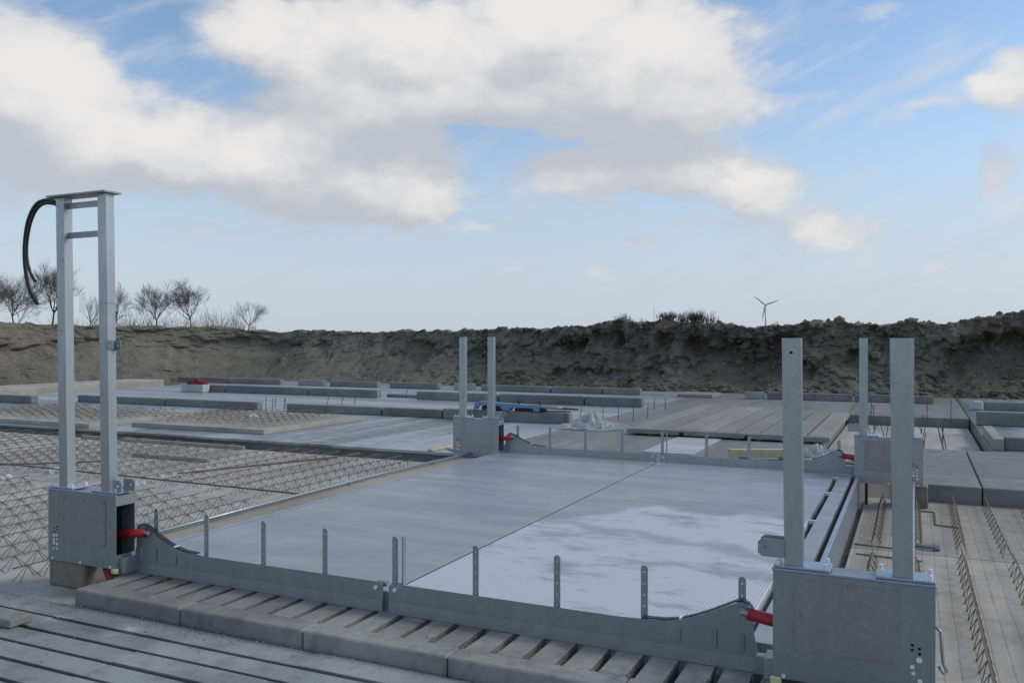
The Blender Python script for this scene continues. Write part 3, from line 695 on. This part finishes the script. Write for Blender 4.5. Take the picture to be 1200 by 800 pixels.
# ================================================================== KERBS, RAISED SLAB, SMALL THINGS
def kerb(x0, x1, y, h, label, group, w_=.2, z=0.0, mat='kerb'):
    top('concrete_kerb', box(nb(), x0, x1, y, y + w_, z + .001, z + h * .88, .012), mat, label, 'kerb', group)
for k, (x0, x1) in enumerate(((-17.3, -14.12), (-14.08, -11.12), (-10.25, -7.64), (-7.6, -6.1))):
    kerb(x0, x1, 11.3, .2, 'dark kerb beam behind the loose girder slabs, %s towards the blue machine' % ORD[k], 'kerbs behind the lattice panels')
kerb(-6.06, -3.2, 11.28, .24, 'dark concrete kerb beam with the blue machine lying on it', 'kerbs behind the lattice panels')
for k, (x0, x1) in enumerate(((-18.2, -16.55), (-16.5, -13.3), (-13.26, -10.85), (-9.55, -7.05), (-7.0, -4.62), (-4.58, -3.1))):
    kerb(x0, x1, 15.9, .25, 'grey kerb beam of the middle row, %s from the white foam block' % ORD[k], 'kerbs of the middle row', .22)
kerb(-10.8, -9.6, 16.3, .1, 'low dark kerb filling the gap of the middle row', None)
for k, (x0, x1) in enumerate(((-23, -20.4), (-20.36, -17.9), (-15.7, -13.7), (-13.2, -11.3), (-9.7, -7.3), (-7.26, -5.6), (-5.56, -4.4), (-.75, 1.45), (1.5, 3.4))):
    kerb(x0, x1, 20.1, .22, 'grey kerb beam at the bank foot, %s from the pale edge slab' % ORD[k], 'kerbs at the bank foot')
kerb(4.45, 9.5, 18.55, .22, 'grey kerb beam beside the white scrap before the bank', None)
kerb(4.06, 9.5, 14.55, .3, 'high grey kerb beam behind the step beyond the raked slabs', None)
kerb(4.2, 9.5, 10.45, .22, 'dark kerb beam with a pale end beyond the raked slabs', None)
top('end_block', box(nb(), 4.04, 4.19, 10.4, 12.6, .001, .17, .008), 'panel', 'pale concrete end beside the dark kerb beam', 'block')
kerb(-19.9, -17.75, 10.3, .22, 'short dark kerb left of the long beams near the site edge', None)
top('edge_slab', box(nb(), -23.2, -21.6, 3, 18.2, -.249, .2, .02), 'panel', 'long pale slab along the site edge under the bank', 'slab')
for x, y, sx, sy, h, lab in ((-14.9 - 2.2, 20.1, 1.1, .25, .2, 'pale block in the bank foot row'), (-10.7, 20.1, .7, .22, .22, 'pale block beside a dark kerb at the bank foot'), (-3.2, 19.8, 1.0, 1.2, .1, 'low pale slab before the wider gap at the bank foot'), (-1.35, 20.0, .5, .25, .2, 'small pale block joined to the bank foot row')):
    top('pale_block', box(nb(), x, x + sx, y, y + sy, .001, h, .01), 'raised' if 'slab' in lab else 'galv_dull', lab, 'block')
# light crate with a red bag on it
t = empty('foam_block', (-17.5, 15.5, 0), 'white foam block against the middle kerb row', 'block')
for i in range(3): mk('foam_board', box(nb(), -18.0, -17.1, 15.55, 15.85, .03 + i * .075, .1 + i * .075, .006), 'white', t)
mk('pallet', box(nb(), -17.98, -17.12, 15.57, 15.83, .001, .029), 'wood', t)
bm = nb(); bmesh.ops.create_icosphere(bm, subdivisions=3, radius=1)
for v in bm.verts:
    k = 1 + .35 * math.sin(v.co.x * 5 + 1) * math.cos(v.co.y * 4) + .2 * math.sin(v.co.z * 9 + v.co.x * 7)
    v.co = Vector((-17.45 + v.co.x * .36 * k, 15.7 + v.co.y * .14 * k, .245 + max(0, v.co.z) * .14 * k + .012))
top('red_sack', bm, 'red_cloth', 'crumpled red sack on top of the white foam block', 'sack', smooth=True)

# raised slatted slab
t = empty('raised_slatted_slab', (0, 12.5, 0), 'tan slatted concrete slab on bearers behind the far barrier', 'slatted slab')
n = 9; x0, x1 = -1.62, 1.74; wd = (x1 - x0) / n
for i in range(n):
    mk('slat', box(nb(), x0 + i * wd + .024, x0 + (i + 1) * wd - .024, 10.16, 14.9 + (n - i) * .12, .03, .12, .008), 'raised', t)
mk('front_beam', box(nb(), x0, x1, 10.02, 10.155, .032, .118, .008), 'raised', t)
for x in (-.65, .45, 1.25): mk('lifting_slot', box(nb(), x - .04, x + .04, 10.015, 10.03, .035, .085), 'hole', t)
for y in (10.4, 13.5): mk('bearer', box(nb(), x0 + .05, x1 - .05, y, y + .12, .001, .029), 'dark', t)
# chalk-white patch of insulation between slab and barrier
top('white_board', box(nb(), -.72, .04, 7.9, 10.0, .001, .012), 'board', 'white insulation board on the floor behind the barrier centre', 'board')

# blue machine on the kerb
KZ = .24 * .88 - .24
t = empty('blue_machine', (-4.3, 11.38, .24), 'blue steel machine frame with grey ram lying on the kerb', 'machine')
y0, y1 = 11.26, 11.42
pr = [(-5.32, .25), (-5.27, .25), (-5.25, .31), (-5.18, .345), (-4.72, .345), (-4.64, .25), (-4.5, .25), (-4.47, .30), (-4.42, .325), (-3.98, .315), (-3.95, .255), (-3.84, .255), (-3.82, .345), (-3.9, .375), (-5.2, .42), (-5.29, .38)]
mk('frame', plate(pr, [], y0, y0 + .03), 'blue', t); mk('frame', plate(pr, [], y1 - .03, y1), 'blue', t)
mk('deck', plate([(-5.2, .40), (-3.9, .357), (-3.9, .375), (-5.2, .42)], [], y0 + .031, y1 - .031), 'blue', t)
mk('roller', path(nb(), [(-5.1, y0 + .035, .29), (-5.1, y1 - .035, .29)], .05, 12), 'rubber', t)
mk('motor', box(nb(), -4.9, -4.6, y0 + .04, y1 - .04, .245, .335, .01), 'rubber', t)
mk('motor', box(nb(), -4.4, -4.0, y0 + .04, y1 - .04, .245, .31, .01), 'dark', t)
mk('ram_barrel', path(nb(), [(-4.0, 11.3, .355), (-3.35, 11.3, .335)], .032, 12), 'galv_dull', t, True)
mk('ram_rod', path(nb(), [(-3.35, 11.3, .335), (-3.02, 11.3, .325)], .018, 10), 'dark', t, True)
mk('hose', path(nb(), [(-3.95, 11.36, .3), (-3.7, 11.36, .262), (-3.4, 11.36, .266), (-3.2, 11.36, .275)], .014, 8), 'rubber', t, True)
mk('bracket', box(nb(), -3.98, -3.72, 11.28, 11.4, .242, .33, .01), 'dark', t)
for x in (-4.32, -3.86): mk('lever', path(nb(), [(x, 11.33, .36), (x + .02, 11.33, .43), (x - .02, 11.33, .46)], .016, 6), 'rubber', t)

t.location.z += KZ      # down onto the kerb top
# crumpled plastic film
def film(cx, cy, rx, ry, h, peak, seed, label):
    n = 44; g_ = np.linspace(-1, 1, n); X_, Y_ = np.meshgrid(g_, g_, indexing='ij')
    ang = np.arctan2(Y_, X_); rad = np.sqrt(X_ ** 2 + Y_ ** 2)
    pleat = .5 + .5 * np.sin(ang * 9 + 3 * fbm(X_ * 2 + 9, Y_ * 2 + 9, X_ * 0, 3, seed))
    rg = 1 - np.abs(fbm(X_ * 3.3 + 20, Y_ * 3.3 + 20, X_ * 0, 3, seed + 3) * 2 - 1) * 3.2
    rg2 = 1 - np.abs(fbm(X_ * 7 + 40, Y_ * 7 + 40, X_ * 0, 3, seed + 5) * 2 - 1) * 3.2
    env = np.clip(1.15 - rad, 0, 1)
    zz = (peak * np.exp(-((X_ + .15) ** 2 + (Y_ - .1) ** 2) * 12) * (.4 + .8 * np.clip(rg2, 0, 1)) + h * np.clip(rg, 0, 1) * env + .35 * h * np.clip(rg2, 0, 1) * env) + .01 * pleat
    lim = .75 + .3 * fbm(np.cos(ang) * 2 + 5, np.sin(ang) * 2 + 5, ang * 0, 3, seed + 9)
    bm = nb(); vv = {}
    for i in range(n):
        for j in range(n):
            if rad[i, j] < lim[i, j] + .08: vv[i, j] = bm.verts.new((cx + X_[i, j] * rx, cy + Y_[i, j] * ry, .006 + max(0, zz[i, j])))
    for i in range(n - 1):
        for j in range(n - 1):
            k = [(i, j), (i + 1, j), (i + 1, j + 1), (i, j + 1)]
            if all(q in vv for q in k): bm.faces.new([vv[q] for q in k])
    top('plastic_film', bm, 'film', label, 'plastic sheet')
film(-2.6, 11.0, .75, .8, .09, .2, 4, 'crumpled white plastic film heaped up beside the blue machine kerb')
film(1.75, 8.35, .55, .6, .12, .05, 14, 'crumpled white plastic film beside the pine beam')
def oriented(name, p0, p1, w_, h, mat, label, cat, group=None):
    p0, p1 = Vector(p0), Vector(p1); L = (p1 - p0).length; a = math.atan2(p1.y - p0.y, p1.x - p0.x)
    o = mk(name, box(nb(), 0, L, -w_ / 2, w_ / 2, 0, h, .005), mat); o.location = p0; o.rotation_euler = (0, 0, a); return tag(o, label, cat, group)
oriented('pine_beam', (.62, 7.62, .045), (1.45, 8.0, .045), .1, .11, 'wood', 'raw pine beam lying behind the far barrier', 'beam')
for q in ((.8, 7.7), (1.3, 7.93)): top('spacer_block', box(nb(), q[0] - .05, q[0] + .05, q[1] - .05, q[1] + .05, .001, .046), 'stone', 'small spacer block under the raw pine beam', 'block', 'spacer blocks')
oriented('pine_plank', (-3.62, 6.64, .002), (-3.55, 8.0, .002), .09, .03, 'wood', 'narrow yellow plank on the floor beside the bare-fronted unit', 'plank')
oriented('pine_plank', (-3.5, 7.0, .002), (-3.2, 6.75, .002), .07, .03, 'wood', 'short yellow plank scrap beside the bare-fronted unit', 'plank')
for p0, p1, r, mt, lab in (((1.62, 8.6, .06), (2.1, 8.05, .03), .012, 'dark', 'short dark rod on the white film by the pine beam'), ((1.3, 8.9, .03), (2.5, 8.35, .03), .03, 'galv_blue', 'pale steel pipe lying behind the far unit'), ((1.55, 8.2, .02), (2.3, 7.75, .02), .012, 'rust', 'rusty rod lying behind the far barrier end')):
    top('loose_rod', bar(nb(), p0, p1, r, 8), mt, lab, 'rod')
# long loose rebars resting across the girders
for i, (p0, p1) in enumerate((((-12.6, 3.35), (-8.3, 3.2)), ((-8.4, 3.22), (-2.95, 3.12)), ((-5.5, 3.75), (-4.5, 6.1)), ((-5.55, 3.6), (-4.62, 5.6)), ((-9.3, 2.3), (-7.3, 4.0)), ((-3.0, .0), (-2.3, .5)))):
    z_ = LZ + .123 if i < 5 else LZ + .012
    top('loose_rebar', bar(nb(), (*p0, z_), (*p1, z_), .010, 6), 'rust', ['rusty rebar laid across the girders far out from the platform', 'long rusty rebar laid across the girders towards the platform pipe', 'longer rusty rebar lying along the girders beside the platform', 'shorter rusty rebar lying along the girders beside its longer pair', 'rusty rebar lying slantwise over the girders one bay out', 'short rusty rebar under the tall frame unit'][i], 'rebar', 'loose rebars')
for x0, x1, y, wd_ in ((-8.1, -6.55, 5.1, 'medium pale batten lying among the girders one bay out'), (-9.95, -7.1, 6.45, 'long pale batten along the smooth floor edge one bay out'), (-10.9, -10.35, 6.4, 'stub of pale batten beside the long one at the smooth floor edge')):
    top('batten', box(nb(), x0, x1, y, y + .07, LZ, LZ + .06, .006), 'panel', wd_, 'batten', 'battens among the girders')
for x, y, z, s in ((-7.75, 3.5, LZ, .12), (-7.9, 2.9, LZ, .1), (-5.9, 3.3, LZ, .09), (-9.2, 9.0, .085, .12), (-10.5, 8.1, .0, .13)):
    bm = nb(); bmesh.ops.create_icosphere(bm, subdivisions=2, radius=s)
    for v in bm.verts: v.co = Vector((x + v.co.x * (1 + .3 * math.sin(v.co.y * 40)), y + v.co.y, z + max(0, v.co.z * .7) + .001))
    top('foam_scrap', bm, 'white', 'small white foam scrap lying among the lattice girders', 'scrap', 'foam scraps')
bm = box(nb(), 4.2, 4.42, 18.4, 18.6, .001, .22, .03); top('white_scrap', bm, 'white', 'white scrap leaning on the kerb beam end before the bank', 'scrap')
# starter bars
for i, (x, y) in enumerate(((-10.95, 11.4), (-10.75, 11.5), (-10.66, 11.3), (-10.45, 11.45), (-10.33, 11.35))):
    pin(x, y, 0, .3, 'thin rusty starter bar in the gap between kerb beams', 'bars in the kerb gap', (.02, 0))
for px_, py_ in ((680.5, 495), (706.5, 492), (724.5, 492), (742, 494), (759, 490), (766.5, 481), (779.5, 480), (661.5, 497)):
    q = on_z(px_, py_, 0); pin(q.x, q.y, 0, .3, 'thin rusty starter bar standing near the tan slatted slab', 'bars near the slatted slab', (.01, 0))
for x in (2.1, 2.75, 3.2, 3.65): pin(x, 15.8, -.2, .62, 'rusty starter bar against the end wall of the sunken bay', 'bars at the bay end', (.01, 0))
for px_, py_ in ((383, 474), (400, 474), (415, 473), (475, 466)):
    q = on_z(px_, py_, 0); pin(q.x, q.y, 0, .28, 'thin rusty starter bar standing between the kerb rows', 'bars between kerb rows', (.1, 0))
# steel fittings on the tan planks
for p, wd_ in ((((2.5, 3.62), (3.02, 3.58)), 'nearer the slatted blocks'), (((2.46, 4.0), (2.95, 3.95)), 'nearer the raked slabs')): top('dowel_rod', bar(nb(), (*p[0], -.19), (*p[1], -.19), .007, 6), 'rust_pale', 'thin steel rod across the tan planks by the plank joint, ' + wd_, 'rod', 'rods on the tan planks')
top('bolt_fitting', path(nb(), [(2.9, 4.1, -.17), (3.12, 4.08, -.17), (3.13, 4.08, -.17), (3.17, 4.08, -.17)], [.022, .022, .035, .035], 8), 'galv', 'short bolted steel fitting on the tan planks', 'fitting')
top('bent_rod', path(nb(), [(3.02, 5.9, -.19), (3.16, 5.9, -.19), (3.16, 5.2, -.19), (3.38, 5.15, -.19)], .008, 6), 'rust_pale', 'bent steel rod lying on the tan planks', 'rod')
top('shackle', path(nb(), [(3.052, -.02, .36), (3.075, -.03, .34), (3.08, -.04, .25), (3.085, -.04, .2), (3.1, -.05, .17), (3.085, -.07, .165), (3.065, -.06, .19)], .008, 6), 'galv', 'small steel hook hanging on the outer side of the chalky corner unit', 'hook', smooth=True)

# ================================================================== TREES, BUSHES, TURBINE
def grow(rnd, p, d, L, r, lvl, maxl, thick, thin, up=.25, rmin=.0):
    n = 3; q = p.copy(); pp = [p.copy()]; rr = [r]
    for i in range(n):
        d = (d + Vector((rnd.gauss(0, .13), rnd.gauss(0, .13), rnd.gauss(0, .08) + up * .1))).normalized()
        q = q + d * (L / n); pp.append(q.copy()); rr.append(r * (1 - .32 * (i + 1) / n))
    path(thick if lvl <= 1 else thin, pp, [max(q_, rmin) for q_ in rr], 6 if lvl <= 1 else 3, False)
    if lvl >= maxl: return
    kids = rnd.choice([3, 3, 4]) if lvl else 7
    for k in range(kids):
        f = 1. if k == 0 else rnd.uniform(.4 if lvl else .8, 1.)
        j = min(n, max(1, int(round(f * n)))); base = pp[j]
        ax, ay = frame(d); a = rnd.uniform(0, 6.283); sp = (rnd.uniform(.4, 1.1) if lvl == 0 else rnd.uniform(.25, .75)) if k else rnd.uniform(.05, .25)
        nd2 = (d * math.cos(sp) + (ax * math.cos(a) + ay * math.sin(a)) * math.sin(sp) + Vector((0, 0, up * .35))).normalized()
        grow(rnd, base, nd2, L * (rnd.uniform(.3, .4) if lvl == 0 else rnd.uniform(.66, .86)), rr[j] * rnd.uniform(.55, .72) if k else rr[j] * .8, lvl + 1, maxl, thick, thin, up, rmin)
def tree(px, ytop, dist, label, seed, maxl=6, group=None, spread_=1.):
    base = ray_at(px, HY, dist); base.z = -.26
    H = ray_at(px, ytop, dist).z + .26
    rnd = random.Random(seed); tk, tn = nb(), nb(); L = 1.
    grow(rnd, Vector((0, 0, 0)), Vector((0, 0, 1)), L * 3.3, .085, 0, maxl, tk, tn, .26, .0042)
    zmax = max(v.co.z for v in list(tn.verts) + list(tk.verts)); k = H / zmax
    for b in (tk, tn):
        for v in b.verts: v.co = Vector((v.co.x * k * spread_, v.co.y * k * spread_, v.co.z * k)) + base
    t = empty('bare_tree', base, label, 'tree', group)
    mk('trunk', tk, 'bark', t); mk('crown', tn, 'twig', t)
tree(12, 319, 105, 'bare winter tree standing outermost left of the tall steel frame', 1)
tree(55, 306, 100, 'tall bare winter tree behind the hose of the tall frame', 2)
tree(101, 338, 118, 'slim bare winter tree seen between the two frame posts', 3, 5, None, .6)
tree(131, 327, 108, 'bare winter tree half hidden by the inner post of the tall frame', 4, 5, None, .8)
tree(184, 325, 112, 'round bare winter tree touching its twin on the bank skyline', 15)
tree(226, 324, 112, 'broad bare winter tree right beside its rounder twin', 6)
tree(292, 350, 118, 'small bare winter tree standing alone at the end of the row', 7, 5)
tree(-40, 316, 108, 'bare winter tree at the outer end of the row', 8)
def bush(base, H, w_, label, seed, group, cat='bush', n=30, mat='twig', r=.012):
    rnd = random.Random(seed); bm = nb()
    for _ in range(n):
        p = Vector((base.x + rnd.gauss(0, w_ * .35), base.y + rnd.gauss(0, w_ * .3), base.z - .05)); d = Vector((rnd.gauss(0, .35), rnd.gauss(0, .35), 1)).normalized()
        grow(rnd, p, d, H * rnd.uniform(.35, .55), r, 2, 4, bm, bm, .2)
    top('bare_bush', bm, mat, label, cat, group)
for i, (px_, H) in enumerate(((25, 3.2), (78, 3.8), (90, 3.2), (118, 3.6), (150, 4.2), (163, 4.8), (200, 3.6), (208, 4.2), (243, 4.), (258, 4.2), (270, 3.4), (278, 3.0), (304, 2.6), (140, 3.4))):
    b = ray_at(px_, HY, 100 + (i * 7) % 15); b.z = -.25; bush(b, H * 1.25, 3.0, 'leafless undergrowth bush among the bare trees behind the bank', 100 + i, 'undergrowth behind the bank', n=16, r=.04)
for px_, H, w_, n in ((786, .25, .35, 24), (780, .3, .5, 30), (808, .35, .5, 30), (820, .42, .45, 44), (828, .3, .4, 24), (1168 - 200, .12, .2, 8)):
    c = bank_crest(on_b(px_, 378, 24.2).x); bush(c, H, w_, 'low bare shrub growing on the crest of the earth bank', int(px_), 'shrubs on the bank crest', n=n)
for px_ in (722, 728, 734, 741, 747, 905):
    c = bank_crest(on_b(px_, 378, 24.2).x); bm = nb(); rr = random.Random(int(px_))
    for _ in range(16):
        x = c.x + rr.uniform(-.12, .12); y = c.y + rr.uniform(-.1, .1); bar(bm, (x, y, c.z - .04), (x + rr.uniform(-.04, .04), y, c.z + rr.uniform(.05, .14)), .004, 3)
    top('dry_weeds', bm, 'twig', 'tuft of dry weed stalks on the bank crest', 'weeds', 'weed tufts on the crest')
# wind turbine and far mast
D_ = 1500.; base = ray_at(897, HY, D_); base.z = -.25; hub = ray_at(897, 357.5, D_)
t = empty('wind_turbine', base, 'white three bladed wind turbine far behind the earth bank', 'wind turbine')
mk('tower', path(nb(), [base, hub - Vector((0, 0, 1))], [1.5, .9], 12), 'turbine', t, True)
dv = (FW + RT * .35).normalized()
mk('nacelle', path(nb(), [hub + dv * 5, hub - dv * 4, hub - dv * 5], [1.8, 1.9, .9], 10), 'turbine', t, True)
side = dv.cross(Vector((0, 0, 1))).normalized()
rot = empty  # blades share one rotor hub
hubo = mk('rotor_hub', path(nb(), [hub - dv * 5, hub - dv * 6.6], [1.6, .6], 10), 'turbine', t, True)
for ang in (20, 140, 258):
    r_ = side * math.cos(R(ang)) + Vector((0, 0, 1)) * math.sin(R(ang)); c_ = hub - dv * 5.6
    u_ = r_.cross(dv).normalized(); bm = nb(); rings = []
    for f, ch in ((.0, 1.3), (.12, 1.5), (.22, 2.3), (.5, 1.7), (.8, 1.1), (1, .35)):
        p = c_ + r_ * (26 * f); rings.append([*[bm.verts.new(p + q_ * ch * .62) for q_ in (u_, dv * .4, -u_, -dv * .4)]])
    for a, b in zip(rings, rings[1:]):
        for k in range(4): bm.faces.new((a[k], a[(k + 1) % 4], b[(k + 1) % 4], b[k]))
    bm.faces.new(rings[0][::-1]); bm.faces.new(rings[-1]); mk('blade', bm, 'turbine', hubo)
mb = ray_at(766.5, HY, 900.); mb.z = -.25; mtop = ray_at(766.5, 361, 900.)
top('radio_mast', path(nb(), [mb, mtop], [.5, .25], 6), 'turbine', 'thin grey mast far behind the bank beside the crest shrubs', 'mast')
